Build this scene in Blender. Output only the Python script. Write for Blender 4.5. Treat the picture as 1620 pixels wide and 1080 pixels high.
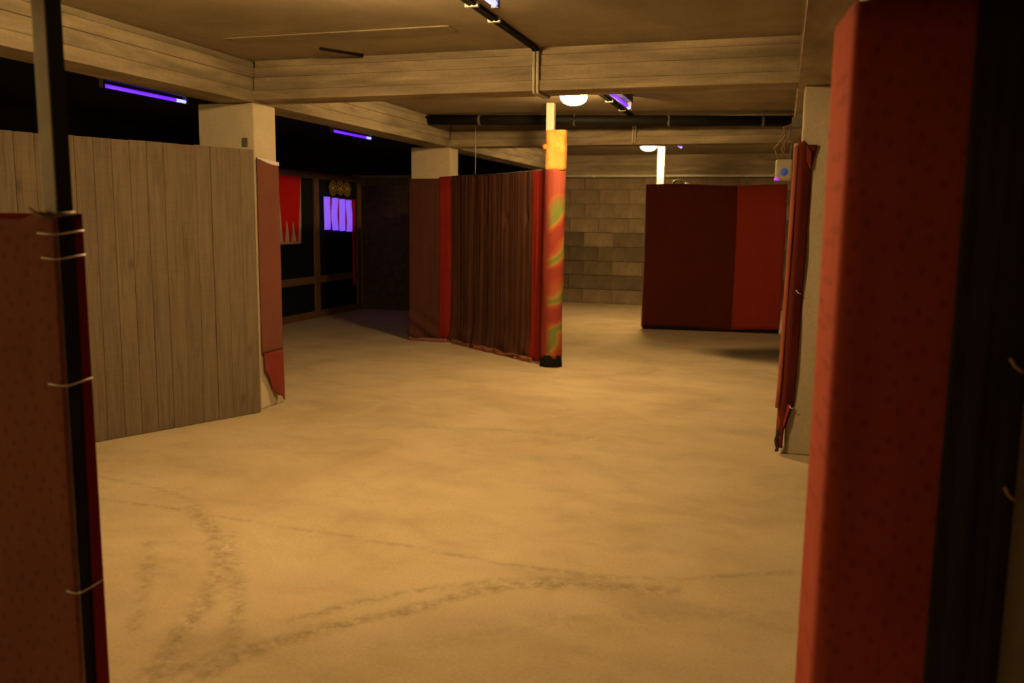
import bpy, bmesh, math, random
from mathutils import Vector, Matrix, noise
random.seed(7)
for o in list(bpy.data.objects): bpy.data.objects.remove(o)
scene = bpy.context.scene
COL = scene.collection

# ------------------------------------------------------------------ camera
cam_d = bpy.data.cameras.new('camera')
cam_d.sensor_width = 36.0
cam_d.lens = 1373.05 / 1620 * 36.0
cam_d.clip_start = 0.05
cam_d.dof.use_dof = True
cam_d.dof.focus_distance = 6.5
cam_d.dof.aperture_fstop = 2.4
cam = bpy.data.objects.new('camera', cam_d); COL.objects.link(cam)
Rv = Vector((0.95519563, 0.29573018, 0.01204015)); Uv = Vector((-0.05265397, 0.12975788, 0.99014668)); Fv = Vector((-0.29125395, 0.94641775, -0.13951553))
m = Matrix.Identity(4)
for i in range(3):
    m[i][0] = Rv[i]; m[i][1] = Uv[i]; m[i][2] = -Fv[i]
m[0][3], m[1][3], m[2][3] = 4.0792, -6.1726, 1.6
cam.matrix_world = m
scene.camera = cam

# ------------------------------------------------------------------ world, exposure
w = bpy.data.worlds.new('world'); scene.world = w; w.use_nodes = True
bg = w.node_tree.nodes['Background']; bg.inputs[0].default_value = (1.0, 0.7, 0.4, 1); bg.inputs[1].default_value = 0.002
vs = scene.view_settings
vs.view_transform = 'Standard'; vs.look = 'None'; vs.gamma = 1.0; vs.use_curve_mapping = False
vs.exposure = 0.0
LAMP_STRENGTH = 450.0
LAMP_COLOR = (1.0, 0.615, 0.213)
UV_STRENGTH = 3.0
UV_COLOR = (0.065, 0.004, 1.0)

# ------------------------------------------------------------------ materials
MATS = {}
def nt_new(name):
    mt = bpy.data.materials.new(name); mt.use_nodes = True
    MATS[name] = mt
    nt = mt.node_tree
    return mt, nt, nt.nodes['Principled BSDF']
def add(nt, t, **kw):
    n = nt.nodes.new(t)
    for k, v in kw.items(): setattr(n, k, v)
    return n
def ramp(nt, fac, stops):
    r = add(nt, 'ShaderNodeValToRGB')
    el = r.color_ramp.elements
    while len(el) < len(stops): el.new(0.5)
    for e, (p, c) in zip(el, stops):
        e.position = p; e.color = (c[0], c[1], c[2], 1) if not isinstance(c, (int, float)) else (c, c, c, 1)
    nt.links.new(fac, r.inputs[0]); return r
def mixc(nt, fac, a, b, mode='MIX'):
    n = add(nt, 'ShaderNodeMix', data_type='RGBA', blend_type=mode)
    for s, v in ((n.inputs[0], fac), (n.inputs[6], a), (n.inputs[7], b)):
        if hasattr(v, 'links'): nt.links.new(v, s)
        elif isinstance(v, (int, float)): s.default_value = v
        else: s.default_value = (v[0], v[1], v[2], 1)
    return n.outputs[2]
def coord(nt, scale=(1, 1, 1), kind='Object', rot=(0, 0, 0)):
    tc = add(nt, 'ShaderNodeTexCoord'); mp = add(nt, 'ShaderNodeMapping')
    mp.inputs['Scale'].default_value = scale; mp.inputs['Rotation'].default_value = rot
    nt.links.new(tc.outputs[kind], mp.inputs[0]); return mp.outputs[0]
def noise_n(nt, vec, scale, detail=4, rough=0.55, dist=0.0):
    n = add(nt, 'ShaderNodeTexNoise'); n.inputs['Scale'].default_value = scale; n.inputs['Detail'].default_value = detail
    n.inputs['Roughness'].default_value = rough; n.inputs['Distortion'].default_value = dist
    nt.links.new(vec, n.inputs['Vector']); return n.outputs['Fac']
def bump(nt, bs, h, strength=0.3, dist=0.01):
    b = add(nt, 'ShaderNodeBump'); b.inputs['Strength'].default_value = strength; b.inputs['Distance'].default_value = dist
    nt.links.new(h, b.inputs['Height']); nt.links.new(b.outputs[0], bs.inputs['Normal'])
def scale_c(c, k): return tuple(x * k for x in c)

def concrete(name, c, var=0.35, stretch=(1, 1, 1), sc=2.0, rough=0.9, b=0.3):
    mt, nt, bs = nt_new(name)
    v = coord(nt, stretch)
    n1 = noise_n(nt, v, sc, 5, 0.6, 0.4)
    r1 = ramp(nt, n1, [(0.3, scale_c(c, 1 - var)), (0.52, c), (0.72, scale_c(c, 1 + var))])
    n2 = noise_n(nt, coord(nt), 38, 4, 0.7)
    r2 = ramp(nt, n2, [(0.3, 0.9), (0.7, 1.06)])
    col = mixc(nt, 1.0, r1.outputs[0], r2.outputs[0], 'MULTIPLY')
    info = add(nt, 'ShaderNodeObjectInfo')
    r3 = ramp(nt, info.outputs['Random'], [(0, 0.88), (1, 1.1)])
    col = mixc(nt, 1.0, col, r3.outputs[0], 'MULTIPLY')
    nt.links.new(col, bs.inputs['Base Color']); bs.inputs['Roughness'].default_value = rough
    bs.inputs['Specular IOR Level'].default_value = 0.2
    bump(nt, bs, n2, b, 0.006)
    return mt
def cloth(name, c, c2=None, sc=3.0, weave=260, b=0.25, rough=0.95, marks=False, sheen=0.0):
    mt, nt, bs = nt_new(name)
    v = coord(nt)
    n1 = noise_n(nt, v, sc, 4)
    r1 = ramp(nt, n1, [(0.3, c2 or scale_c(c, 0.75)), (0.7, c)])
    col = r1.outputs[0]
    if marks:
        vv = coord(nt, (1, 1, 1), rot=(-math.pi / 2, 0, 0.0)); mp9 = add(nt, 'ShaderNodeMapping'); mp9.inputs['Scale'].default_value = (24, 17, 1); mp9.inputs['Rotation'].default_value = (0, 0, 0.6); nt.links.new(vv, mp9.inputs[0]); vv = mp9.outputs[0]
        vo = add(nt, 'ShaderNodeTexVoronoi', voronoi_dimensions='2D'); vo.inputs['Scale'].default_value = 1.0; vo.inputs['Randomness'].default_value = 0.6
        nt.links.new(vv, vo.inputs['Vector'])
        r2 = ramp(nt, vo.outputs['Distance'], [(0.0, 1.0), (0.07, 0.5), (0.15, 0.55), (0.22, 1.0)])
        col = mixc(nt, 0.45, col, r2.outputs[0], 'MULTIPLY')
    nt.links.new(col, bs.inputs['Base Color']); bs.inputs['Roughness'].default_value = rough
    bs.inputs['Specular IOR Level'].default_value = 0.15
    if sheen: bs.inputs['Sheen Weight'].default_value = sheen
    n2 = noise_n(nt, v, weave, 2)
    bump(nt, bs, n2, b, 0.002)
    return mt
def plain(name, c, rough=0.5, metal=0.0, var=0.12, spec=0.4):
    mt, nt, bs = nt_new(name)
    n1 = noise_n(nt, coord(nt), 9, 4)
    r1 = ramp(nt, n1, [(0.3, scale_c(c, 1 - var)), (0.7, scale_c(c, 1 + var))])
    nt.links.new(r1.outputs[0], bs.inputs['Base Color']); bs.inputs['Roughness'].default_value = rough
    bs.inputs['Metallic'].default_value = metal; bs.inputs['Specular IOR Level'].default_value = spec
    return mt
def emit(name, c, s, base=(0.8, 0.8, 0.8)):
    mt, nt, bs = nt_new(name)
    bs.inputs['Base Color'].default_value = (*base, 1)
    bs.inputs['Emission Color'].default_value = (*c, 1); bs.inputs['Emission Strength'].default_value = s
    return mt

def floor_material():
    mt, nt, bs = nt_new('floor_dust')
    v = coord(nt)
    n1 = noise_n(nt, v, 0.9, 5, 0.6, 0.8)
    r1 = ramp(nt, n1, [(0.3, (0.41, 0.33, 0.225)), (0.5, (0.48, 0.395, 0.28)), (0.72, (0.54, 0.455, 0.335))])
    n3 = noise_n(nt, coord(nt, (1.0, 1.4, 1)), 3.2, 6, 0.65, 0.5)
    r3 = ramp(nt, n3, [(0.32, 0.91), (0.5, 1.0), (0.75, 1.03)])
    col = mixc(nt, 1.0, r1.outputs[0], r3.outputs[0], 'MULTIPLY')
    n2 = noise_n(nt, v, 70, 4, 0.75)
    r2 = ramp(nt, n2, [(0.3, 0.86), (0.7, 1.07)])
    col = mixc(nt, 1.0, col, r2.outputs[0], 'MULTIPLY')
    at = add(nt, 'ShaderNodeAttribute', attribute_name='dirt')
    n4 = noise_n(nt, v, 17, 6, 0.8)
    r4 = ramp(nt, n4, [(0.40, 0.0), (0.64, 1.0)])
    mu = add(nt, 'ShaderNodeMath', operation='MULTIPLY'); nt.links.new(at.outputs['Fac'], mu.inputs[0]); nt.links.new(r4.outputs[0], mu.inputs[1])
    col = mixc(nt, mu.outputs[0], col, (0.15, 0.115, 0.07))
    at3 = add(nt, 'ShaderNodeAttribute', attribute_name='dark_marks')
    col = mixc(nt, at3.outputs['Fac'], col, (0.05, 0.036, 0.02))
    nt.links.new(col, bs.inputs['Base Color']); bs.inputs['Roughness'].default_value = 0.88
    bs.inputs['Specular IOR Level'].default_value = 0.25
    bump(nt, bs, n2, 0.25, 0.006)
    return mt
def wood(name, c, stretch=(14, 14, 0.9), var=0.3):
    mt, nt, bs = nt_new(name)
    info = add(nt, 'ShaderNodeObjectInfo')
    tc = add(nt, 'ShaderNodeTexCoord')
    sh = add(nt, 'ShaderNodeVectorMath', operation='MULTIPLY_ADD')
    nt.links.new(info.outputs['Random'], sh.inputs[0]); sh.inputs[1].default_value = (37, 11, 23); nt.links.new(tc.outputs['Object'], sh.inputs[2])
    mp = add(nt, 'ShaderNodeMapping'); mp.inputs['Scale'].default_value = stretch; nt.links.new(sh.outputs[0], mp.inputs[0])
    n1 = noise_n(nt, mp.outputs[0], 2.2, 5, 0.6, 0.9)
    r1 = ramp(nt, n1, [(0.28, scale_c(c, 1 - var)), (0.5, c), (0.75, scale_c(c, 1 + var * 0.7))])
    mp2 = add(nt, 'ShaderNodeMapping'); mp2.inputs['Scale'].default_value = (3, 3, 55); nt.links.new(sh.outputs[0], mp2.inputs[0])
    n2 = noise_n(nt, mp2.outputs[0], 1.0, 3, 0.6)
    r2 = ramp(nt, n2, [(0.35, 0.88), (0.62, 1.06)])
    col = mixc(nt, 0.35, r1.outputs[0], r2.outputs[0], 'MULTIPLY')
    mp3 = add(nt, 'ShaderNodeMapping'); mp3.inputs['Scale'].default_value = (7, 1, 4.2); nt.links.new(sh.outputs[0], mp3.inputs[0])
    vo = add(nt, 'ShaderNodeTexVoronoi'); vo.inputs['Scale'].default_value = 0.55; nt.links.new(mp3.outputs[0], vo.inputs['Vector'])
    r4 = ramp(nt, vo.outputs['Distance'], [(0.05, 0.5), (0.15, 1.0)])
    col = mixc(nt, 0.8, col, r4.outputs[0], 'MULTIPLY')
    r3 = ramp(nt, info.outputs['Random'], [(0, 0.93), (1, 1.06)])
    col = mixc(nt, 1.0, col, r3.outputs[0], 'MULTIPLY')
    nt.links.new(col, bs.inputs['Base Color']); bs.inputs['Roughness'].default_value = 0.8
    bs.inputs['Specular IOR Level'].default_value = 0.2
    bump(nt, bs, n1, 0.25, 0.004)
    return mt
def tie_dye():
    mt, nt, bs = nt_new('tie_dye_cloth')
    v = coord(nt)
    wv = add(nt, 'ShaderNodeTexWave', bands_direction='Z'); wv.inputs['Scale'].default_value = 0.85; wv.inputs['Distortion'].default_value = 5.5
    wv.inputs['Detail'].default_value = 1.5; wv.inputs['Detail Scale'].default_value = 2.4
    nt.links.new(coord(nt, (1, 1, 1), rot=(0.0, 0.7, 0.0)), wv.inputs['Vector'])
    col = ramp(nt, wv.outputs['Fac'], [(0.25, (0.22, 0.024, 0.014)), (0.55, (0.28, 0.05, 0.016)), (0.74, (0.28, 0.09, 0.02)), (0.88, (0.31, 0.16, 0.03)), (0.98, (0.12, 0.16, 0.03))])
    # upper band of the sleeve is plain red
    sp = add(nt, 'ShaderNodeSeparateXYZ'); nt.links.new(v, sp.inputs[0])
    rz = ramp(nt, sp.outputs['Z'], [(0.0, 1.0), (1.0, 0.0)])
    mr = add(nt, 'ShaderNodeMapRange'); mr.inputs[1].default_value = 1.72; mr.inputs[2].default_value = 1.9; nt.links.new(sp.outputs['Z'], mr.inputs[0])
    col2 = mixc(nt, mr.outputs[0], col.outputs[0], (0.25, 0.05, 0.034))
    mx = add(nt, 'ShaderNodeMapRange'); mx.inputs[1].default_value = 1.74; mx.inputs[2].default_value = 1.66; nt.links.new(sp.outputs['X'], mx.inputs[0])
    col3 = mixc(nt, mx.outputs[0], col2, (0.17, 0.016, 0.011))
    nt.links.new(col3, bs.inputs['Base Color']); bs.inputs['Roughness'].default_value = 0.9
    bump(nt, bs, noise_n(nt, v, 220, 2), 0.2, 0.002)
    return mt

M = {}
M['floor'] = floor_material()
M['ceiling'] = concrete('ceiling_concrete', (0.30, 0.255, 0.19), 0.24, (1, 1, 1), 1.4)
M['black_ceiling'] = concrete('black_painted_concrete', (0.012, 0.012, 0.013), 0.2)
M['beam_x'] = concrete('beam_concrete_transverse', (0.29, 0.24, 0.172), 0.45, (0.6, 2, 4.5), 2.0)
M['beam_y'] = concrete('beam_concrete_lengthwise', (0.32, 0.268, 0.195), 0.42, (2, 0.6, 4.5), 2.0)
M['column'] = concrete('column_concrete', (0.50, 0.44, 0.34), 0.13, (1, 1, 0.5), 2.5)
M['wall'] = concrete('wall_concrete', (0.33, 0.30, 0.25), 0.2)
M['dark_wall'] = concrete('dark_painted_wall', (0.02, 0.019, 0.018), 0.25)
M['mortar'] = concrete('mortar', (0.24, 0.185, 0.13), 0.2)
M['block'] = concrete('block_grey', (0.245, 0.188, 0.132), 0.25, sc=5)
M['block_dark'] = concrete('block_dark_patch', (0.142, 0.112, 0.076), 0.28, sc=5)
M['plank'] = wood('plank_grey_timber', (0.163, 0.127, 0.096), var=0.27)
M['frame_wood'] = wood('brown_frame_timber', (0.16, 0.085, 0.045), (10, 10, 2))
M['panel_black'] = plain('blue_black_panel', (0.005, 0.0075, 0.011), 0.75, var=0.2, spec=0.2)
M['dark_partition'] = plain('dark_brown_partition', (0.065, 0.045, 0.028), 0.9, var=0.25, spec=0.1)
M['maroon'] = cloth('maroon_brown_cloth', (0.080, 0.030, 0.022), (0.065, 0.024, 0.018))
M['curtain'] = cloth('brown_curtain_cloth', (0.085, 0.034, 0.023), (0.066, 0.026, 0.018))
M['salmon'] = cloth('faded_red_cloth', (0.165, 0.058, 0.045), (0.14, 0.05, 0.038))
M['red'] = cloth('red_cloth', (0.20, 0.036, 0.024), (0.165, 0.03, 0.02))
M['deepred'] = cloth('deep_red_cloth', (0.20, 0.014, 0.009), (0.165, 0.011, 0.008))
M['screen_red'] = cloth('screen_red_cloth', (0.27, 0.032, 0.012), (0.24, 0.027, 0.010))
M['strip_bright'] = cloth('orange_red_cloth', (0.34, 0.055, 0.025))
M['pale_edge'] = cloth('salmon_edge', (0.40, 0.12, 0.075))
M['strip_red'] = cloth('strip_red_cloth', (0.12, 0.019, 0.015), (0.10, 0.016, 0.012))
M['darkmaroon'] = cloth('dark_maroon_cloth', (0.085, 0.014, 0.007), (0.072, 0.012, 0.006))
M['fg_red'] = cloth('embossed_red_cloth', (0.40, 0.075, 0.052), (0.35, 0.062, 0.043), marks=True)
M['fg_maroon'] = cloth('embossed_maroon_cloth', (0.31, 0.115, 0.088), (0.27, 0.10, 0.076), marks=True)
M['black_cloth'] = cloth('black_brown_cloth', (0.040, 0.030, 0.022), (0.03, 0.022, 0.017))
M['pink_hem'] = cloth('pink_hem', (0.30, 0.115, 0.085))
M['lilac'] = cloth('lilac_hem', (0.75, 0.66, 0.85))  # lilac tint stands for the hem's slight glow under the violet tubes
M['white_cloth'] = cloth('white_banner_cloth', (0.72, 0.55, 0.42))
M['banner_red'] = cloth('bright_banner_red', (0.62, 0.012, 0.010), (0.55, 0.010, 0.008))
M['tie_dye'] = tie_dye()
M['orange'] = cloth('orange_mottled_wrap', (0.66, 0.33, 0.09), (0.48, 0.17, 0.04), sc=9)
M['black'] = plain('black_rubber', (0.010, 0.009, 0.008), 0.8, spec=0.1)
M['pipe_black'] = plain('black_plastic_pipe', (0.010, 0.010, 0.009), 0.6, spec=0.2)
M['steel'] = plain('pale_painted_steel', (0.46, 0.43, 0.37), 0.5, 0.0)
M['steel_fg'] = plain('grey_painted_steel', (0.52, 0.48, 0.40), 0.5, 0.0, 0.2)
M['conduit'] = plain('pale_grey_conduit', (0.50, 0.46, 0.40), 0.5)
M['white_plastic'] = plain('white_plastic', (0.60, 0.57, 0.50), 0.4)
M['tie_white'] = plain('white_nylon_tie', (0.85, 0.80, 0.80), 0.45)
M['tie_dull'] = plain('dull_tie', (0.40, 0.28, 0.20), 0.6)  # browner and duller than the other ties
M['gold'] = plain('gold_braid', (0.75, 0.48, 0.06), 0.5, 0.0)
M['grey_plastic'] = plain('grey_white_plastic', (0.36, 0.34, 0.29), 0.5)
M['lens_blue'] = emit('blue_indicator', (0.02, 0.10, 0.5), 0.22, (0.04, 0.08, 0.2))
M['lens_purple'] = emit('purple_indicator', (0.55, 0.05, 0.8), 0.8, (0.2, 0.05, 0.3))
M['lamp_glass'] = emit('lamp_glass', LAMP_COLOR, LAMP_STRENGTH)
M['uv_tube'] = emit('ultraviolet_tube', UV_COLOR, UV_STRENGTH)
M['uv_tip'] = emit('ultraviolet_tube_bright_end', (0.2, 0.22, 1.0), UV_STRENGTH * 1.1)
M['fluor'] = emit('fluorescing_violet_stripe', (0.25, 0.09, 1.0), 0.85, (0.25, 0.2, 0.5))
M['wire'] = plain('brown_wire', (0.20, 0.12, 0.07), 0.6)
M['ash'] = plain('dark_grey_metal', (0.10, 0.10, 0.09), 0.6)

# ------------------------------------------------------------------ mesh helpers
class MB:
    def __init__(s): s.v = []; s.f = []; s.sm = []
    def box(s, a, b):
        x0, y0, z0 = a; x1, y1, z1 = b; n = len(s.v)
        s.v += [(x0, y0, z0), (x1, y0, z0), (x1, y1, z0), (x0, y1, z0), (x0, y0, z1), (x1, y0, z1), (x1, y1, z1), (x0, y1, z1)]
        for q in ((0, 3, 2, 1), (4, 5, 6, 7), (0, 1, 5, 4), (1, 2, 6, 5), (2, 3, 7, 6), (3, 0, 4, 7)):
            s.f.append(tuple(n + i for i in q)); s.sm.append(False)
        return s
    def prism(s, poly, h0, h1, fn):
        """poly = 2-D outline; fn(p, h) -> 3-D point"""
        n = len(s.v); k = len(poly)
        s.v += [tuple(fn(p, h0)) for p in poly] + [tuple(fn(p, h1)) for p in poly]
        s.f.append(tuple(n + i for i in range(k))[::-1]); s.f.append(tuple(n + k + i for i in range(k))); s.sm += [False, False]
        for i in range(k):
            j = (i + 1) % k
            s.f.append((n + i, n + j, n + k + j, n + k + i)); s.sm.append(False)
        return s
    def tube(s, pts, r, seg=10, cap=True):
        pts = [Vector(p) for p in pts]; n0 = len(s.v)
        rs = r if isinstance(r, (list, tuple)) else [r] * len(pts)
        up = None
        for i, p in enumerate(pts):
            t = (pts[min(i + 1, len(pts) - 1)] - pts[max(i - 1, 0)]).normalized()
            if up is None:
                up = Vector((0, 0, 1)) if abs(t.z) < 0.9 else Vector((1, 0, 0))
            a = t.cross(up).normalized(); b = a.cross(t).normalized(); up = b
            for k in range(seg):
                an = 2 * math.pi * k / seg
                s.v.append(tuple(p + (a * math.cos(an) + b * math.sin(an)) * rs[i]))
        for i in range(len(pts) - 1):
            for k in range(seg):
                k2 = (k + 1) % seg; A = n0 + i * seg; B = A + seg
                s.f.append((A + k, A + k2, B + k2, B + k)); s.sm.append(True)
        if cap:
            s.f.append(tuple(n0 + k for k in range(seg))[::-1]); e = n0 + (len(pts) - 1) * seg
            s.f.append(tuple(e + k for k in range(seg))); s.sm += [False, False]
        return s
    def lathe(s, prof, c, seg=28, sx=1.0, sy=1.0):
        n0 = len(s.v)
        for r, z in prof:
            for k in range(seg):
                a = 2 * math.pi * k / seg
                s.v.append((c[0] + r * sx * math.cos(a), c[1] + r * sy * math.sin(a), c[2] + z))
        for i in range(len(prof) - 1):
            for k in range(seg):
                k2 = (k + 1) % seg; A = n0 + i * seg; B = A + seg
                s.f.append((A + k, A + k2, B + k2, B + k)); s.sm.append(True)
        s.f.append(tuple(n0 + k for k in range(seg))[::-1]); e = n0 + (len(prof) - 1) * seg
        s.f.append(tuple(e + k for k in range(seg))); s.sm += [False, False]
        return s
    def sheet(s, fn, nu, nv):
        n0 = len(s.v)
        for j in range(nv + 1):
            for i in range(nu + 1): s.v.append(tuple(fn(i / nu, j / nv)))
        for j in range(nv):
            for i in range(nu):
                a = n0 + j * (nu + 1) + i
                s.f.append((a, a + 1, a + nu + 2, a + nu + 1)); s.sm.append(True)
        return s
    def data(s, name):
        me = bpy.data.meshes.new(name); me.from_pydata(s.v, [], s.f); me.update()
        for p, q in zip(me.polygons, s.sm): p.use_smooth = q
        bm = bmesh.new(); bm.from_mesh(me); bmesh.ops.recalc_face_normals(bm, faces=bm.faces); bm.to_mesh(me); bm.free()
        return me
    def build(s, name, mat, parent=None, solid=None, bevel=None, label=None, local=False):
        me = s.data(name); me.materials.append(mat)
        return link(name, me, parent, solid, bevel, label, local)
def link(name, me, parent=None, solid=None, bevel=None, label=None, local=False):
    o = bpy.data.objects.new(name, me); COL.objects.link(o)
    if parent is not None:
        o.parent = parent
        if not local: o.matrix_parent_inverse = parent_inv(parent)
    if bevel:
        b = o.modifiers.new('bevel', 'BEVEL'); b.width = bevel; b.segments = 2; b.limit_method = 'ANGLE'
    if solid:
        d = o.modifiers.new('solidify', 'SOLIDIFY'); d.thickness = solid; d.offset = 0
    if label: o['label'] = label
    return o
def parent_inv(p):
    if p.parent is not None: return Matrix.Identity(4)      # parts carry world coordinates already
    return Matrix.LocRotScale(p.location, p.rotation_euler, None).inverted()
def tag(o, label, cat, group=None, kind=None):
    o['label'] = label; o['category'] = cat
    if group: o['group'] = group
    if kind: o['kind'] = kind
    return o
def thing(name, label, cat, loc=(0, 0, 0), rz=0.0, group=None):
    o = bpy.data.objects.new(name, None); COL.objects.link(o)
    o.location = loc; o.rotation_euler = (0, 0, rz); o.empty_display_size = 0.1
    return tag(o, label, cat, group)
def struct(o, label, cat):
    return tag(o, label, cat, None, 'structure')
def copy_tree(o, parent=None):
    c = o.copy(); COL.objects.link(c)
    if parent is not None: c.parent = parent
    for ch in list(o.children): copy_tree(ch, c)
    return c
def nz(x, y=0.0, z=0.0): return noise.noise(Vector((x, y, z)))

S, C = 2.496, 2.818          # beam soffit, ceiling
XW0, XW1, YW0, YW1 = -4.5, 8.6, -10.5, 10.42

# ------------------------------------------------------------------ floor with tyre marks and cracks
TR = [  # (polyline, half width, strength)
 ([(-.9, -2.32), (0.35, -2.31), (0.98, -2.32), (1.48, -2.36), (2.09, -2.39), (2.59, -2.43), (2.92, -2.47), (3.4, -2.46), (3.73, -2.37), (4.22, -2.12)], .016, .62),
 ([(-.6, -1.9), (0.02, -1.96), (0.58, -2.04), (0.94, -2.16), (1.34, -2.46)], .018, .5),
 ([(2.07, -3.84), (2.16, -3.65), (2.28, -3.53), (2.47, -3.28), (2.68, -3.07), (2.84, -2.86), (3.02, -2.68), (3.3, -2.58), (3.71, -2.51)], .042, .75),
 ([(2.29, -3.28), (2.46, -3.05), (2.66, -2.86), (2.95, -2.66), (3.4, -2.46)], .03, .6),
 ([(2.05, -3.82), (1.95, -3.55), (1.85, -3.25), (1.67, -2.9), (1.41, -2.57), (1.04, -2.28)], .045, .7),
 ([(1.76, -3.57), (1.58, -3.31), (1.36, -3.01), (1.18, -2.8)], .035, .55),
 ([(2.24, -3.65), (2.13, -3.45), (1.95, -3.16), (1.68, -2.83), (1.47, -2.55)], .035, .6),
 ([(2.2, -3.9), (2.24, -3.63), (2.31, -3.49), (2.38, -3.4), (2.53, -3.23)], .04, .7),
 ([(1.5, -0.06), (1.7, -0.05), (2.28, 0.03), (2.9, -0.01)], .07, .3),
 ([(2.9, -3.3), (3.3, -2.95), (3.8, -2.7), (4.3, -2.55)], .06, .25)]
def dirt_at(x, y):
    d = 0.0
    for pl, hw, st in TR:
        best = 9.0
        for (ax, ay), (bx, by) in zip(pl, pl[1:]):
            if min(ax, bx) - .3 > x or max(ax, bx) + .3 < x or min(ay, by) - .3 > y or max(ay, by) + .3 < y: continue
            dx, dy = bx - ax, by - ay
            t = max(0, min(1, ((x - ax) * dx + (y - ay) * dy) / (dx * dx + dy * dy)))
            best = min(best, math.hypot(x - ax - t * dx, y - ay - t * dy))
        wob = 1 + 0.5 * nz(x * 4, y * 4, hw * 100)
        d = max(d, st * math.exp(-(best / (hw * wob)) ** 2))
    return d
def dark_marks_at(x, y):
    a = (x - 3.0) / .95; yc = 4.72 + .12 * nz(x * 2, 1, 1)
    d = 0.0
    if a > 0: d = .97 * min(1, a * 1.7) * math.exp(-((y - yc) / (.14 + .52 * a)) ** 4)  # dark wedge on the floor in front of the fabric screen, widening rightwards
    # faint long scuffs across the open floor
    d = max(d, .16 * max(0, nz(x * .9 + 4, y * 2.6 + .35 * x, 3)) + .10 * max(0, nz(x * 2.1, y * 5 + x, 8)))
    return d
def axis(a, b, c, d, fine):
    r = [a + (b - a) * i / max(1, round((b - a) / .8)) for i in range(max(1, round((b - a) / .8)))]
    n = round((c - b) / fine); r += [b + (c - b) * i / n for i in range(n)]
    k = max(1, round((d - c) / .8)); r += [c + (d - c) * i / k for i in range(k + 1)]
    return r
xs = axis(XW0 - .2, -.9, 4.6, XW1 + .2, .03); ys = axis(YW0 - .2, -4.3, 5.9, YW1 + .3, .03)
fv = [(x, y, 0.0) for y in ys for x in xs]; W = len(xs)
ff = [(j * W + i, j * W + i + 1, (j + 1) * W + i + 1, (j + 1) * W + i) for j in range(len(ys) - 1) for i in range(W - 1)]
me = bpy.data.meshes.new('floor'); me.from_pydata(fv, [], ff); me.update()
at = me.attributes.new('dirt', 'FLOAT', 'POINT')
at.data.foreach_set('value', [dirt_at(x, y) if (-.95 < x < 4.65 and -4.4 < y < 6.0) else 0.0 for (x, y, z) in fv])
at2 = me.attributes.new('dark_marks', 'FLOAT', 'POINT')
at2.data.foreach_set('value', [dark_marks_at(x, y) if (-.95 < x < 4.65 and -4.4 < y < 6.0) else 0.0 for (x, y, z) in fv])
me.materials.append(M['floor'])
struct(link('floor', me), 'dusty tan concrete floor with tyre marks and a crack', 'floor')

# ------------------------------------------------------------------ ceiling, walls
o = MB().box((-.14, YW0 - .2, C), (XW1 + .2, YW1 + .2, C + .2)).build('ceiling', M['ceiling'])
struct(o, 'grey brown concrete slab ceiling between the beams', 'ceiling')
MB().box((.30, -.80, C - .007), (1.98, -.62, C)).build('slab_lip', M['ceiling'], o)
MB().box((.30, -3.4, C - .008), (1.45, -3.3, C)).build('slab_lip', M['ceiling'], o)
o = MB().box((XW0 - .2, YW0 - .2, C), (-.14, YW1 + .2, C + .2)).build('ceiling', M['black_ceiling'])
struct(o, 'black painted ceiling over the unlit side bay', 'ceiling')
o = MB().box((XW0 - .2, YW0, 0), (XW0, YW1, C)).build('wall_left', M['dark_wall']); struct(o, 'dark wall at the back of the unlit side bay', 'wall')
o = MB().box((XW1, YW0, 0), (XW1 + .2, YW1, C)).build('wall_right', M['wall']); struct(o, 'plain concrete wall of the far side bay', 'wall')
o = MB().box((XW0, YW0 - .2, 0), (XW1, YW0, C)).build('wall_front', M['wall']); struct(o, 'plain concrete wall at the entrance end', 'wall')
wb = MB().box((XW0, YW1, 0), (XW1, YW1 + .2, C)).build('wall_back', M['mortar']); struct(wb, 'grey concrete block end wall with darker patched blocks', 'wall')
# blocks, children of wall_back
BH, BW = .272, .575
bme = {}
for key in ('block', 'block_dark'):
    q = MB().box((0, -.022, 0), (BW - .014, 0.0, BH - .014)).data('block'); q.materials.append(M[key]); bme[key] = q
halfme = {}
for r in range(9):
    off = 0.0 if r % 2 else BW / 2
    k = 0; x = XW0 + .02
    first = BW - off if off else BW
    while x < XW1 - .05:
        wdt = first if k == 0 else BW
        wdt = min(wdt, XW1 - x)
        cx = x + wdt / 2
        dark = (r in (2, 3) and .15 < cx < 1.25) or (r == 4 and .7 < cx < 1.9) or (r == 1 and .3 < cx < 2.0) or (r in (1, 2, 3, 4) and -.4 < cx < .15) or (r in (2, 3) and 1.5 < cx < 2.0)
        key = 'block_dark' if dark else 'block'
        if abs(wdt - BW) < 1e-4: meb = bme[key]
        else:
            meb = MB().box((0, -.022, 0), (wdt - .014, 0, BH - .014)).data('block'); meb.materials.append(M[key])
        b = link('block', meb, wb, local=True)
        b.location = (x + .007, YW1 + random.uniform(-.004, .003), r * BH + .008)
        x += wdt; k += 1

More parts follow.
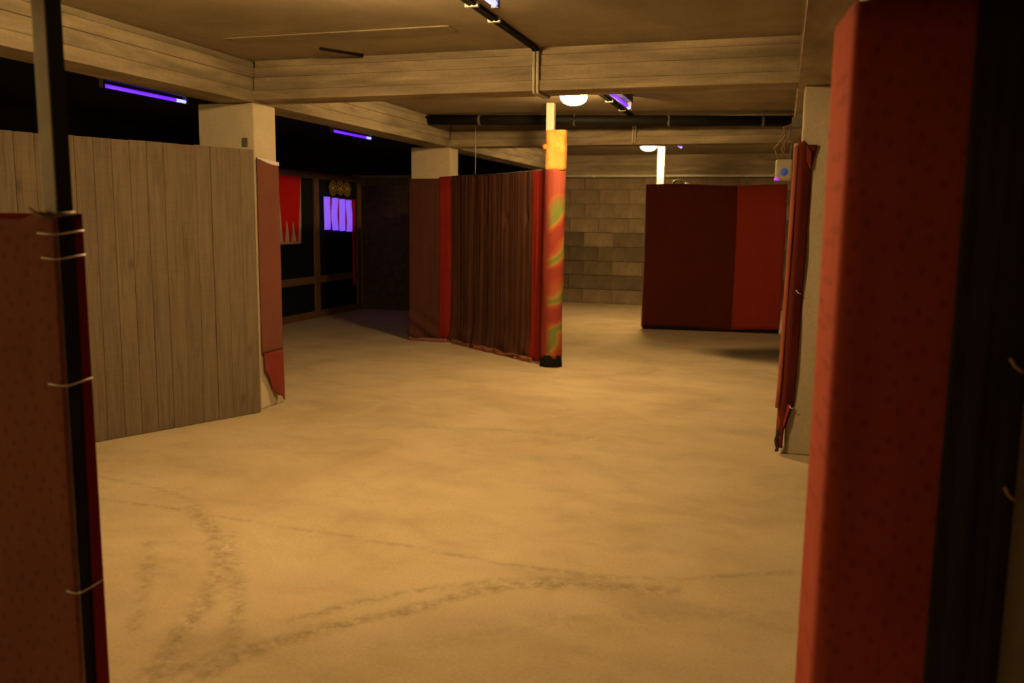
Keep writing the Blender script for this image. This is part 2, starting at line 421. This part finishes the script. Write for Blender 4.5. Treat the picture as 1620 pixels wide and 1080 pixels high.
# ------------------------------------------------------------------ beams (board-marked faces)
def beam_profile(wd, seed, S0=S):
    rnd = random.Random(seed)
    zs = [S0, S + .088, S + .092, S + .190, S + .194, S + .268, S + .272, C]
    offs = [0.0, 0.004, -.003]
    def side(sg):
        pts = []; levels = [0.0, -.018, rnd.choice((-.010, -.028)), -.040]
        for i in range(4):
            z0, z1 = zs[2 * i], zs[2 * i + 1]
            x = levels[i]
            pts += [(x, z0), (x, z1)]
            if i < 3: pts.append((max(x, levels[i + 1]) + .009, z1 + .002))      # cement fin at the board joint
        return pts
    right = side(1); left = side(-1)
    return [(-wd - x, z) for x, z in reversed(left)] + right   # wd wide, right face at 0
def beam_y(x_right, wd, y0, y1, label, seed):
    p = beam_profile(wd, seed)
    o = MB().prism(p, y0, y1, lambda q, h: (x_right + q[0], h, q[1])).build('beam', M['beam_y'])
    return struct(o, label, 'beam')
def beam_x(y_front, dp, x0, x1, label, seed):
    p = beam_profile(dp, seed, S + .018 if (abs(y_front) < .1 and x0 >= 0 and x1 < 5) else S)
    o = MB().prism(p, x0, x1, lambda q, h: (h, y_front - q[0], q[1])).build('beam', M['beam_x'])
    return struct(o, label, 'beam')
beam_y(0.0, .31, YW0, YW1 - .08, 'board-marked concrete beam running lengthwise beside the unlit bay', 1)
beam_y(4.128 + .31, .31, YW0, YW1 - .08, 'lengthwise concrete beam above the cloth-edged column and red wrapped column', 2)
for yf, wh in ((-4.32, 'nearest the entrance end'), (0.0, 'carrying the bent conduit'), (4.32, 'behind the black pipe')):
    beam_x(yf, .3, 0.0, 4.128, 'board-marked concrete cross beam ' + wh, 5 + int(yf))
    beam_x(yf, .3, 4.438, XW1, 'concrete cross beam in the far side bay ' + wh.replace('carrying the bent conduit', 'level with the plank wall').replace('behind the black pipe', 'level with the curtain'), 25 + int(yf))
o = MB()
for i, (z0, z1, d) in enumerate(((2.455, 2.53, .012), (2.533, 2.61, .0), (2.613, 2.70, .010), (2.703, C, .002))):
    o.box((-.31, YW1 - .08 - d + .0, z0), (XW1, YW1 - .0, z1))
o = o.build('beam', M['beam_x']); struct(o, 'board-marked concrete ring beam on top of the block wall', 'beam')
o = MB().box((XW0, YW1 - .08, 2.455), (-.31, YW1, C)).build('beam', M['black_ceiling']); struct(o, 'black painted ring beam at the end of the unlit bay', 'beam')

# ------------------------------------------------------------------ columns
def column(x0, x1, y0, y1, label):
    o = MB().box((x0, y0, 0), (x1, y1, S)).build('column', M['column'], bevel=.012)
    return struct(o, label, 'column')
c1 = column(-.52, -.001, .0, .32, 'pale concrete column standing at the end of the plank wall')
column(-.54, -.004, 4.32, 4.62, 'pale concrete column wrapped in brown cloth where the curtain starts')
column(4.170, 4.68, .03, .34, 'bare grey concrete column with a red cloth strip down its edge')
column(4.15, 4.66, 4.35, 4.66, 'concrete column behind the cloth-edged column')
column(4.235, 4.74, -3.965, -3.68, 'concrete column inside the tall red cloth wrap')

# ------------------------------------------------------------------ plank wall
pd = Vector((-0.40588, -0.91393)); pa = Vector((0.048, -0.094))
ang = math.atan2(pd.y, pd.x)
pw = thing('plank_wall', 'grey-brown wall of upright planks ending at a concrete column', 'wall', (pa.x, pa.y, 0), ang)
PW = .125
prng = random.Random(3)
pvar = []
for i in range(4):
    q = MB()
    c = .0035
    q.prism([(0.0004, -.011 + c), (0.0004 + c, -.011), (PW - .0004 - c, -.011), (PW - .0004, -.011 + c), (PW - .0004, .011), (.0004, .011)], 0.004, 2.118 + .0015 * (i - 1.5), lambda p, h: (p[0], -p[1], h))
    md = q.data('plank'); md.materials.append(M['plank']); pvar.append(md)
for i in range(20):
    o = link('plank', pvar[i % 4], pw, local=True)
    o.location = (i * PW, prng.uniform(-.0035, .0035), prng.uniform(0, .0015))
for z in (.35, 1.15, 1.95):
    MB().box((0, -.06, z), (20 * PW, -.013, z + .09)).build('rail', M['plank'], pw, local=True)

# ------------------------------------------------------------------ cloth helpers
def cloth_sheet(name, path, z0f, z1f, mat, parent=None, nu=40, nv=40, amp=.006, fold=7.0, seed=0.0, solid=.004, label=None, extra=None):
    """path(u)->(x,y,nx,ny); z0f,z1f(u)->bottom/top"""
    def fn(u, v):
        x, y, nx, ny = path(u)
        z = z0f(u) + (z1f(u) - z0f(u)) * v
        d = amp * (nz(u * fold + seed, v * 1.3, seed) + .5 * nz(u * fold * 2.3, v * 2.7 + seed, 4.0))
        if extra: d += extra(u, v)
        return (x + nx * d, y + ny * d, z)
    return MB().sheet(fn, nu, nv).build(name, mat, parent, solid=solid, label=label)
def polypath(pts, flip=1):
    P = [Vector(p) for p in pts]; L = [0]
    for a, b in zip(P, P[1:]): L.append(L[-1] + (b - a).length)
    def f(u):
        s = u * L[-1]
        for i in range(len(P) - 1):
            if s <= L[i + 1] + 1e-9 or i == len(P) - 2:
                t = (s - L[i]) / (L[i + 1] - L[i]); d = (P[i + 1] - P[i]).normalized()
                p = P[i] + (P[i + 1] - P[i]) * t
                return (p.x, p.y, d.y * flip, -d.x * flip)
    return f
K = lambda c: (lambda u: c)

# ---- cloth on column by the plank wall: right face, with a loose lower flap
t = thing('cloth_hanging', 'faded red cloth on the side of the column by the plank wall', 'cloth', (.02, .15, 0))
cc1 = cloth_sheet('cloth', polypath([(.012, .004), (.014, .32)]), K(.46), lambda u: 2.07 - .045 * math.sin(u * 1.7), M['salmon'], t, 20, 40, .004, 3, 1.0)
cloth_sheet('top_hem', polypath([(.017, .004), (.019, .32)]), lambda u: 2.062 - .045 * math.sin(u * 1.7), lambda u: 2.062 + .030 * math.sin(u * 2.2) - .045 * math.sin(u * 1.7) + .004, M['lilac'], cc1, 20, 3, .001, 3, 1.0, label='pale lilac top hem')
def flap(u, v):
    top = .47; bot = .02 + (1 - u) ** 1.25 * .30 + .02 * math.sin(u * 9)
    z = bot + (top - bot) * v
    d = .012 + .035 * (1 - v) * u + .010 * math.sin(u * 11 + v * 2) * (1 - v)
    return (.012 + d, .015 + .29 * u - .03 * u * (1 - v), z)
MB().sheet(flap, 20, 20).build('flap', M['red'], t, solid=.004, label='brighter red flap hanging loose at the foot')

# ---- cloth round the second column
t = thing('cloth_wrap', 'dark brown cloth wrapped round the column at the curtain, red strip on one corner', 'cloth', (-.27, 4.3, 0))
def lowfold(u, v):
    k = max(0, 1 - v / .22)
    return .03 * k * math.sin(v * 60 + u * 14) * (1 - .5 * u) + .012 * k
cw = cloth_sheet('cloth', polypath([(-.56, 4.63), (-.565, 4.30), (-.125, 4.296)]), K(.045), lambda u: 2.10, M['maroon'], t, 50, 60, .008, 9, 3.0, extra=lowfold)
cloth_sheet('red_strip', polypath([(-.135, 4.290), (-.012, 4.288), (.015, 4.30), (.018, 4.42)]), K(.04), lambda u: 2.12 + .02 * u, M['deepred'], t, 24, 40, .006, 5, 5.0, label='bright red strip on the column corner')
cloth_sheet('hem', polypath([(-.57, 4.285), (-.30, 4.270), (-.02, 4.272)]), K(.006), K(.05), M['pink_hem'], cw, 30, 4, .010, 7, 2.0, label='pinkish turned-up hem')

# ---- brown curtain between column and patterned post
ca = Vector((.05, 4.262)); cb = Vector((1.60, 3.035)); cdv = (cb - ca).normalized(); cn = Vector((cdv.y, -cdv.x))
t = thing('curtain', 'brown pleated curtain stretched between the wrapped column and the patterned post', 'curtain', ((ca.x + cb.x) / 2, (ca.y + cb.y) / 2, 0), 0)
def pleat(u, v):
    p = .010 * nz(u * 26, v * .6, 1) + .006 * nz(u * 60, v * .8, 5) * (.4 + .6 * v) + .004 * nz(u * 110, v, 9)
    for (uu, vv) in ((.40, .74), (.62, .74), (.83, .745)):
        q = math.exp(-((u - uu) / .018) ** 2) * math.exp(-((v - vv - .015) / .03) ** 2); p -= .022 * q
    k = max(0, 1 - v / .14)
    p += k * (.05 * nz(u * 9, v * 14, 7) + .035)
    return p
pth = polypath([tuple(ca), tuple(cb)])
def sub(path, a, b): return lambda u: path(a + (b - a) * u)
cp = cloth_sheet('panel', sub(pth, 0, .895), K(.018), lambda u: 2.125 + .006 * math.cos(u * 6), M['curtain'], t, 260, 60, .012, 9, 0.3, extra=lambda u, v: pleat(u * .895, v))
cloth_sheet('red_edge', sub(pth, .89, 1.0), K(.03), K(2.135), M['deepred'], t, 40, 50, .012, 4, 6.3, extra=lambda u, v: pleat(.89 + u * .11, v) * .7 + .004, label='red strip along the curtain edge')
cloth_sheet('bottom_hem', sub(pth, .03, .93), K(.006), lambda u: .06 + .03 * nz(u * 8, 3, 0), M['pink_hem'], cp, 80, 5, .012, 12, 9.0, extra=lambda u, v: .042 + .02 * nz(u * 14, 1, 2), label='dusty pinkish bottom hem')
MB().tube([(ca.x, ca.y, 2.128), ((ca.x + cb.x) / 2, (ca.y + cb.y) / 2, 2.118), (cb.x, cb.y, 2.134)], .006, 8).build('wire', M['ash'], t)
p = ca + cdv * .55
o = MB().tube([(p.x, p.y, 2.12), (p.x + .003, p.y, 2.4), (p.x, p.y, C)], .004, 6).build('hanging_string', M['conduit']); tag(o, 'thin string holding up the brown curtain', 'string')

# ---- patterned post
t = thing('wrapped_post', 'post in a tie-dyed red, yellow and green sleeve with an orange collar', 'post', (1.72, 2.95, 0))
MB().box((1.627, 2.92, 0), (1.71, 3.0, C)).build('pole', M['steel'], t, bevel=.006)
def sleeve(u, v):
    a = 2 * math.pi * u
    z = .10 + 2.03 * v
    wx = .113 + .004 * nz(math.cos(a) * 2, math.sin(a) * 2, z * 2)
    k = max(0, 1 - v / .2)
    d = 1 + .05 * math.sin(a * 5 + z * 7) * (.3 + k) + .03 * nz(math.cos(a) * 3, math.sin(a) * 3, z * 5)
    return (1.728 - .012 * (1 - v) + wx * d * math.cos(a), 2.965 + .085 * d * math.sin(a), z)
MB().sheet(sleeve, 64, 60).build('sleeve', M['tie_dye'], t, solid=.004, label='tie-dyed red cloth sleeve with yellow and green swirls')
def collar(u, v):
    a = 2 * math.pi * u; z = 2.12 + .415 * v
    n = 4.0
    ca_, sa_ = math.cos(a), math.sin(a)
    r = (abs(ca_) ** n + abs(sa_) ** n) ** (-1 / n)
    d = 1 + .03 * nz(ca_ * 3, sa_ * 3, z * 9)
    return (1.733 + .106 * r * ca_ * d, 2.965 + .075 * r * sa_ * d, z)
MB().sheet(collar, 56, 14).build('collar', M['orange'], t, solid=.006, label='mottled orange collar at the top')
def skirt(u, v):
    a = 2 * math.pi * u; z = .004 + .13 * v
    d = 1.0 + .08 * math.sin(a * 9) * (1 - v)
    return (1.715 + .116 * d * math.cos(a), 2.965 + .089 * d * math.sin(a), z)
MB().sheet(skirt, 64, 6).build('skirt', M['black'], t, solid=.004, label='black frayed foot')
MB().lathe([(.004, -.03), (.026, -.02), (.032, 0), (.026, .02), (.004, .03)], (1.632, 2.885, 2.36), 14).build('knot', M['orange'], t)

# ------------------------------------------------------------------ framed screen in the side bay
XP = -2.96
t = thing('framed_screen', 'brown timber framed screen with blue-black panels in the dark bay', 'screen', (XP, 6.0, 0))
for y0 in (3.2, 4.60, 6.08, 7.52):
    MB().box((XP - .06, y0, .0), (XP, y0 + .14, 2.30)).build('upright', M['frame_wood'], t)
ybays = [(3.34, 4.60), (4.74, 6.08), (6.22, 7.52)]
for y0, y1 in ybays:
    for z0, z1 in ((0.0, .11), (.555, .665), (2.19, 2.29)):
        MB().box((XP - .055, y0, z0), (XP - .004, y1, z1)).build('rail', M['frame_wood'], t)
    MB().box((XP - .045, y0, .11), (XP - .03, y1, .555)).build('panel', M['panel_black'], t)
    MB().box((XP - .045, y0, .665), (XP - .03, y1, 2.19)).build('panel', M['panel_black'], t)
# red pennant banner
t = thing('banner', 'red and white banner with pointed teeth hanging on the framed screen', 'banner', (XP + .02, 5.35, 1.19))
def ban(u, v): return (XP + .006 + .01 * math.sin(u * 5) * (1 - v) , 5.02 + .65 * u, 1.19 + 1.0 * v)
bc = MB().sheet(ban, 12, 12).build('cloth', M['white_cloth'], t, solid=.004, label='white ground cloth')
poly = [(5.035, 2.192), (5.635, 2.192), (5.60, 1.75), (5.545, 1.23), (5.50, 1.22), (5.415, 1.58), (5.345, 1.22), (5.305, 1.22), (5.235, 1.58), (5.165, 1.22), (5.125, 1.23), (5.07, 1.75)]
MB().prism(poly, XP + .016, XP + .022, lambda p, h: (h, p[0], p[1])).build('red_teeth', M['banner_red'], bc, label='red field ending in three teeth')
# violet striped banner
t = thing('striped_banner', 'banner of glowing violet stripes under three gold rosettes on the framed screen', 'banner', (XP + .02, 6.85, 1.4))
bb = MB().box((XP + .002, 6.37, 1.41), (XP + .008, 7.30, 1.90)).build('backing', M['banner_red'], t, label='dark red cloth behind the stripes')
for i in range(4):
    yc = 6.45 + .25 * i
    def stp(u, v, yc=yc, i=i):
        z = 1.395 + .525 * v - .012 * i
        return (XP + .014 + .012 * math.sin(u * math.pi), yc - .085 + (.20) * u - .015 + .022 * math.sin(v * 6 + i * 1.9) * (0.15 + .6 * (i % 2)), z)
    MB().sheet(stp, 6, 14).build('stripe', M['fluor'], bb, solid=.004)
for i in range(3):
    cy = 6.66 + .24 * i
    q = MB()
    for k in range(8):
        a = 2 * math.pi * k / 8
        pc = Vector((XP + .010, cy + .088 * math.cos(a), 2.065 + .012 * (i == 1) + .088 * math.sin(a)))
        loop = [pc + Vector((0, .034 * math.cos(b), .034 * math.sin(b))) for b in [2 * math.pi * j / 8 for j in range(9)]]
        q.tube(loop, .006, 5, cap=False)
    q.tube([(XP + .002, cy, 2.065), (XP + .016, cy, 2.065)], .03, 10)
    q.build('rosette', M['gold'], t)
cloth_sheet('ribbon', lambda u: (XP + .036, 7.27 + .11 * u, 1, 0), K(.44), K(1.90), M['banner_red'], t, 4, 20, .004, 2, 1, label='long red ribbon')
# dark partition beyond
t = thing('dark_partition', 'dark brown board partition closing the unlit bay behind the framed screen, with an added light-blocking return', 'partition', (-1.2, 7.7, 0))
for i in range(4):
    MB().box((-2.95 + .9 * i, 7.67, .0), (-2.95 + .9 * i + .895, 7.70, 2.15)).build('board', M['dark_partition'], t)
for i in range(3):  # hidden return boards, added to keep the far lamp off the bay floor
    MB().box((-.20, 4.67 + i, .0), (-.17, 4.67 + i + .995, 2.15)).build('board', M['dark_partition'], t)
MB().box((-2.95, 7.70, 2.0), (.645, 7.75, 2.1)).build('rail', M['dark_partition'], t)

# ------------------------------------------------------------------ far fabric screen
sa = Vector((2.15, 6.71)); sb = Vector((4.10, 6.894)); sdv = (sb - sa).normalized(); sang = math.atan2(sdv.y, sdv.x); SL = (sb - sa).length
t = thing('fabric_screen', 'free-standing screen of dark maroon and red cloth before the block wall', 'screen', (sa.x, sa.y, 0), sang)
for x in (0.0, SL - .04): MB().box((x, .012, 0), (x + .04, .05, 2.10)).build('upright', M['frame_wood'], t, local=True)
for z in (.12, 2.05): MB().box((.04, .014, z), (SL - .04, .048, z + .05)).build('rail', M['frame_wood'], t, local=True)
MB().box((.0, .0, .002), (SL, .05, .10)).build('gap_blocker', M['black'], t, local=True)  # black board added to stop light leaking under the screen
def scr(u0, u1, zb, seed):
    def f(u, v):
        x = u0 + (u1 - u0) * u
        z = zb + .012 * math.sin(x * 4) + (2.125 - zb) * v
        return (x + .012 * math.sin(v * 3), -.004 + .007 * nz(x * 4, z * 1.5, seed) + .004 * nz(x * 11, z * 2, seed), z)
    return f
MB().sheet(scr(-.012, 1.30, .04, 1), 40, 40).build('maroon_cloth', M['darkmaroon'], t, solid=.005, local=True, label='dark maroon cloth')
MB().sheet(lambda u, v: tuple(Vector(scr(1.285, SL + .005, .05, 2)(u, v)) + Vector((0, -.008, 0))), 20, 40).build('red_cloth', M['screen_red'], t, solid=.005, local=True, label='red cloth')
MB().box((-.02, -.006, .03), (-.008, .05, 2.1)).build('side_edge', M['wire'], t, local=True)
o = thing('steel_post', 'pale steel post rising behind the maroon and red screen', 'post', (2.205, 7.74, 0))
MB().box((2.150, 7.70, 0), (2.262, 7.80, C)).build('pole', M['steel'], o, bevel=.008)
MB().box((2.105, 7.65, 0), (2.307, 7.85, .012)).build('base_plate', M['steel'], o)
# coil of cable hung behind the top of the screen
q = MB()
pts = [(2.56 + (.085 + .006 * math.sin(k)) * math.cos(k * .5), 6.93 + .02 * math.sin(k * .37), 2.11 + .085 * math.sin(k * .5)) for k in range(60)]
q.tube(pts, .012, 6)
o = thing('cable_coil', 'coiled dark cable hooked over the maroon and red screen', 'cable', (2.56, 6.85, 2.02))
q.build('coil', M['ash'], o)
MB().tube([(2.66, 6.93, 2.10), (2.69, 6.92, 2.15), (2.73, 6.92, 2.14), (2.76, 6.93, 2.08)], .014, 6).build('plug_end', M['white_plastic'], o, label='white plug end')

# ------------------------------------------------------------------ cloth strip on the bare column
t = thing('cloth_strip', 'narrow red cloth wrapped round the edge of the bare grey column', 'cloth', (4.15, .1, 0))
def rstrip(u, v):
    # plan: left face from rear to front, round the corner, onto the front
    z = .05 + 2.06 * v
    wd = .075
    if v < .30: wd = .075 * max(0.12, min(1, (v - .02) / .13)) if v < .15 else .075
    if v > .93: wd = .075 + .03 * (v - .93) / .07
    bul = .004 * nz(v * 9, u * 3, 2)
    pl = [(4.167, .33), (4.157, .15), (4.137, .034), (4.141, .018), (4.167, -.012), (4.175, -.015), (4.185, -.013), (4.165 + wd, .016 + .006 * math.sin(v * 17))]
    x, y, nx, ny = polypath(pl)(u)
    lean = -.030 * (1 - v) ** 1.5
    return (x + lean + nx * bul, y + ny * bul, z)
MB().sheet(rstrip, 40, 70).build('cloth', M['strip_red'], t, solid=.004)
def peak(u, v):
    return (4.147 + .09 * u, .004 - .006 * math.sin(u * 3) - .006 * v, 2.10 + .05 * (1 - u) * v - .03 * u + .006 * math.sin(u * 12) - .12 * (1 - v) * u)
MB().sheet(peak, 14, 6).build('top_fold', M['red'], t, solid=.004)
MB().tube([(4.185, -.012, 1.15), (4.200, -.016, 1.13), (4.220, -.012, 1.125)], .003, 5).build('tie', M['tie_white'], t)
MB().tube([(4.185, -.014, .35), (4.200, -.02, .335), (4.215, -.014, .34)], .003, 5).build('tie', M['tie_white'], t)
q = MB().sheet(lambda u, v: (4.106 + .02 * u + .006 * math.sin(v * 9), .0 - .01 * u, .02 + .15 * v), 5, 8).build('frayed_end', M['black_cloth'], t, solid=.006, label='dark frayed lower end')

MB().tube([(4.108 + .030 * (k / 12) ** .7, .004 - .006 * math.sin(k), .33 + 1.77 * k / 12) for k in range(13)], .016, 10).build('edge_roll', M['pale_edge'], t, label='paler salmon rolled edge')  # roll along the strip's left edge, paler than the strip itself
def lowflap(u, v):
    return (4.117 + .080 * u * (0.25 + .75 * v), .012 - .045 * u + .018 * u * u + .004 * math.sin(v * 9), .10 + .25 * v + .012 * u)
MB().sheet(lowflap, 10, 12).build('lower_flap', M['strip_bright'], t, solid=.004, label='brighter orange-red loose flap near the foot')
# ------------------------------------------------------------------ sensor box
t = thing('sensor_box', 'small white electronic box with a blue light hung behind the bare column', 'sensor', (4.07, .43, 1.88))
sbx = MB().box((4.005, .39, 1.895), (4.125, .46, 2.045)).build('body', M['grey_plastic'], t, bevel=.018)
ol = MB().lathe([(.024, -.003), (.026, 0), (.020, .006), (.006, .009)], (0, 0, 0), 18).build('blue_lens', M['lens_blue'], t, local=True, label='blue light')
ol.location = (4.066 - 4.07, .388 - .43, 1.955 - 1.88); ol.rotation_euler = (math.pi / 2, 0, 0)
MB().lathe([(.016, -.01), (.02, 0), (.012, .014)], (4.018, .40, 1.905), 14).build('purple_lens', M['lens_purple'], sbx, label='small purple light')
for i, (dx, b) in enumerate(((-.01, .03), (.012, -.02), (.03, .02))):
    MB().tube([(4.04 + dx, .43, 2.04), (4.03 + dx - b, .42, 2.12), (4.04 + dx + b, .40, 2.20), (4.06 + dx, .42, 2.27), (4.12, .44, 2.30)], .005, 6).build('wire', M['wire'], t)
MB().box((4.10, .345, 2.26), (4.18, .46, 2.33)).build('bracket', M['ash'], t)

# ------------------------------------------------------------------ bulkhead lamps
def bulkhead():
    t = thing('bulkhead_lamp', 'round lit ceiling lamp', 'lamp', (0, 0, C))
    MB().lathe([(.134, 0), (.136, -.035), (.130, -.048), (.120, -.048)][::-1], (0, 0, 0), 32).build('housing', M['white_plastic'], t, local=True)
    MB().lathe([(.120, -.048), (.125, -.08), (.120, -.112), (.100, -.140), (.070, -.156), (.035, -.164), (.004, -.166)][::-1], (0, 0, 0), 32).build('glass', M['lamp_glass'], t, local=True)
    return t
lm = bulkhead()
spots = [((2.13, -2.20), 'lit round bulkhead lamp on the ceiling in the bay of the plank wall'),
         ((2.165, 1.90), 'lit round bulkhead lamp on the ceiling beside the patterned post'),
         ((-2.0, -5.9), 'added unseen bulkhead lamp lighting the foreground cloth from the entrance end'),  # added out-of-view lamp, placed to brighten the gateway cloth and post
         ((2.06, 7.32), 'lit round bulkhead lamp on the ceiling above the maroon and red screen')]
for i, ((x, y), lb) in enumerate(spots):
    o = lm if i == 0 else copy_tree(lm)
    o.location = (x, y, C); o['label'] = lb; o['group'] = 'ceiling bulkhead lamps'

# ------------------------------------------------------------------ ultraviolet battens
def batten(L=1.08):
    t = thing('ultraviolet_batten', 'violet tube batten', 'lamp', (0, 0, C))
    MB().box((-.024, -L / 2 - .05, -.07), (.024, L / 2 + .05, 0)).build('housing', M['ash'], t, local=True)
    tb = MB().tube([(0, -L / 2, -.12), (0, L / 2 - .14, -.12)], .016, 12).build('tube', M['uv_tube'], t, local=True)
    MB().tube([(0, L / 2 - .14, -.12), (0, L / 2, -.12)], .0155, 12).build('tube_end', M['uv_tip'], tb, local=True)
    for s in (-1, 1):
        MB().box((-.02, s * (L / 2 + .012) - .012, -.14), (.02, s * (L / 2 + .012) + .012, -.07)).build('lamp_holder', M['ash'], t, local=True)
    return t
bt = batten()
for i, (x, y, lb) in enumerate([(2.60, -2.28, 'violet tube light beside the conduit in the bay of the plank wall'),
                               (2.58, 1.98, 'violet tube light beside the lamp near the patterned post'),
                               (2.56, 6.72, 'violet tube light above the maroon and red screen'),
                               (-1.58, .69, 'violet tube light in the dark bay above the plank wall'),
                               (-1.52, 4.60, 'violet tube light in the dark bay near the framed screen')]):
    o = bt if i == 0 else copy_tree(bt)
    o.location = (x, y, C); o['label'] = lb; o['group'] = 'ultraviolet tube lights'

# ------------------------------------------------------------------ conduits and pipes
t = thing('conduit', 'dark ceiling cables with pale conduit where they bend over the cross beams', 'conduit', (2.34, 0, C))
zc = C - .018
for x in (2.322, 2.350):
    MB().tube([(x, -3.98, zc), (x, -.045, zc), (x, -.018, zc - .012)], .013, 8).build('cable', M['black'], t, label='dark cable')
    MB().tube([(x, .335, zc), (x, 4.265, zc), (x, 4.297, zc - .012)], .013, 8).build('cable', M['black'], t, label='dark cable')
    MB().tube([(x, -.018, zc - .012), (x, -.016, S + .028), (x, -.010, S + .004), (x, .02, S + .002), (x, .30, S + .002), (x, .316, S + .018), (x, .318, zc - .02), (x, .335, zc)], .011, 8).build('pipe', M['conduit'], t)
    MB().tube([(x, 4.297, zc - .012), (x, 4.302, zc - .04), (x, 4.302, S + .01)], .011, 8).build('pipe', M['conduit'], t)
for y in (-3.2, -2.4, -1.35, -.95, .9, 1.6, 2.75, 3.5):
    MB().box((2.295, y - .012, C - .034), (2.372, y + .012, C - .001)).build('clip', M['white_plastic'], t)
t = thing('drain_pipe', 'thick black pipe hung under the ceiling in front of a cross beam', 'pipe', (2.1, 3.9, 2.7))
MB().tube([(-.0, 3.62, 2.752), (1.6, 3.80, 2.735), (4.128, 4.10, 2.705)], .058, 18).build('pipe', M['pipe_black'], t)
for k in (.15, .42, .68, .93):
    x = 4.1 * k; y = 3.62 + .48 * k; z = 2.752 - .047 * k
    bk = MB().tube([(x - .015, y, z), (x + .015, y, z)], .064, 18).build('bracket', M['ash'], t)
    MB().tube([(x, y, z + .05), (x, y, C)], .006, 6).build('hanger_rod', M['ash'], bk)
t = thing('wall_pipe', 'thin pale pipe along the top of the block wall', 'pipe', (2, YW1 - .1, 2.44))
MB().tube([(XW0, YW1 - .13, 2.432), (XW1, YW1 - .13, 2.432)], .030, 12).build('pipe', M['white_plastic'], t)
for k in range(9):
    x = -3.6 + 1.4 * k
    MB().box((x - .014, YW1 - .165, 2.398), (x + .014, YW1 - .03, 2.4545)).build('clip', M['white_plastic'], t)
o = MB().box((-.105, -.014, 2.15), (-.06, .0, 2.22)).build('number_plate', M['ash'], bevel=.004); o.name = 'metal_plate'; tag(o, 'small dark metal plate on the column above the plank wall', 'plate')
o = MB().tube([(.80, -.34, C - .004), (.90, -.17, C - .005), (.985, -.035, C - .006)], .015, 8).build('cable', M['black']); tag(o, 'shadow streak modelled as a thin black tube on the ceiling against the cross beam', 'cable')  # black tube added for a shadow streak meeting the beam, no real cable

# ------------------------------------------------------------------ foreground: tall wrapped column
t = thing('cloth_wrap', 'tall embossed red cloth wrapped round the column at the gateway', 'cloth', (4.45, -3.8, 0))
pl = [(4.75, -3.655), (4.20, -3.655), (4.184, -3.668), (4.186, -3.70), (4.205, -3.975), (4.209, -3.99), (4.218, -4.0), (4.24, -4.004), (4.47, -4.004)]
cloth_sheet('red_cloth', polypath(pl, -1), K(.02), lambda u: 2.095, M['fg_red'], t, 110, 30, .004, 6, 2.0, solid=.005)
dkc = cloth_sheet('dark_cloth', polypath([(4.458, -4.012), (4.54, -4.016), (4.615, -4.010)]), K(.02), lambda u: 2.09, M['black_cloth'], t, 20, 30, .005, 5, 8.0, solid=.005, label='black-brown cloth overlapping the red one')
for (x, z) in ((4.59, 1.287), (4.602, .992)):
    MB().tube([(x - .012, -4.022, z + .02), (x - .004, -4.032, z + .004), (x + .012, -4.030, z - .008), (x + .03, -4.0, z - .006), (x + .05, -3.985, z)], .0035, 6).build('tie', M['tie_dull'], dkc, label='knotted white tie')

# ------------------------------------------------------------------ foreground: steel post with laced cloth panel
t = thing('gateway_screen', 'grey steel post at the gateway with a dark maroon cloth laced on by white ties', 'screen', (2.11, -4.175, 0))
MB().box((2.084, -4.20, 0), (2.134, -4.150, C)).build('pole', M['steel_fg'], t, bevel=.004)
MB().box((2.1342, -4.199, 0), (2.139, -4.148, C)).build('side_strip', M['black'], t, label='black strip')
fc = cloth_sheet('front_cloth', polypath([(.9, -4.225), (1.7, -4.212), (2.085, -4.2095), (2.134, -4.2085)]), K(.03), lambda u: 1.594 - .012 * math.sin(u * 9) ** 2 + (.018 * math.exp(-((u - .955) / .03) ** 2)), M['fg_maroon'], t, 80, 50, .004, 8, 4.0, solid=.005)
cloth_sheet('back_cloth', lambda u: (.9 + 1.236 * u, -4.132, 0, 1), K(.03), K(1.60), M['deepred'], t, 60, 40, .004, 6, 5.0, solid=.005, label='deep red cloth on the far side of the post')
MB().sheet(lambda u, v: (2.1415 + .010 * u + .004 * (1 - v), -4.128 - (.020 + .022 * (1 - v)) * (1 - u), .03 + 1.57 * v), 8, 30).build('edge_fold', M['deepred'], t, solid=.003, label='deep red fold along the post edge')
for (x, z) in ((2.076, 1.545), (2.084, 1.476), (2.082, 1.114), (2.10, .489), (2.09, .80)):
    if z == .80: continue
    MB().tube([(x, -4.2165, z), (2.120, -4.2165, z - .003), (2.138, -4.215, z - .003), (2.148, -4.205, z - .001), (2.154, -4.15, z + .006), (2.152, -4.125, z + .008)], .0024, 6).build('tie', M['tie_white'], fc, label='white nylon tie')
MB().tube([(2.06, -4.22, 1.615), (2.085, -4.224, 1.60), (2.11, -4.226, 1.588), (2.138, -4.222, 1.592), (2.146, -4.19, 1.60), (2.144, -4.15, 1.603), (2.11, -4.138, 1.606)], .006, 6).build('knot_cord', M['wire'], fc)
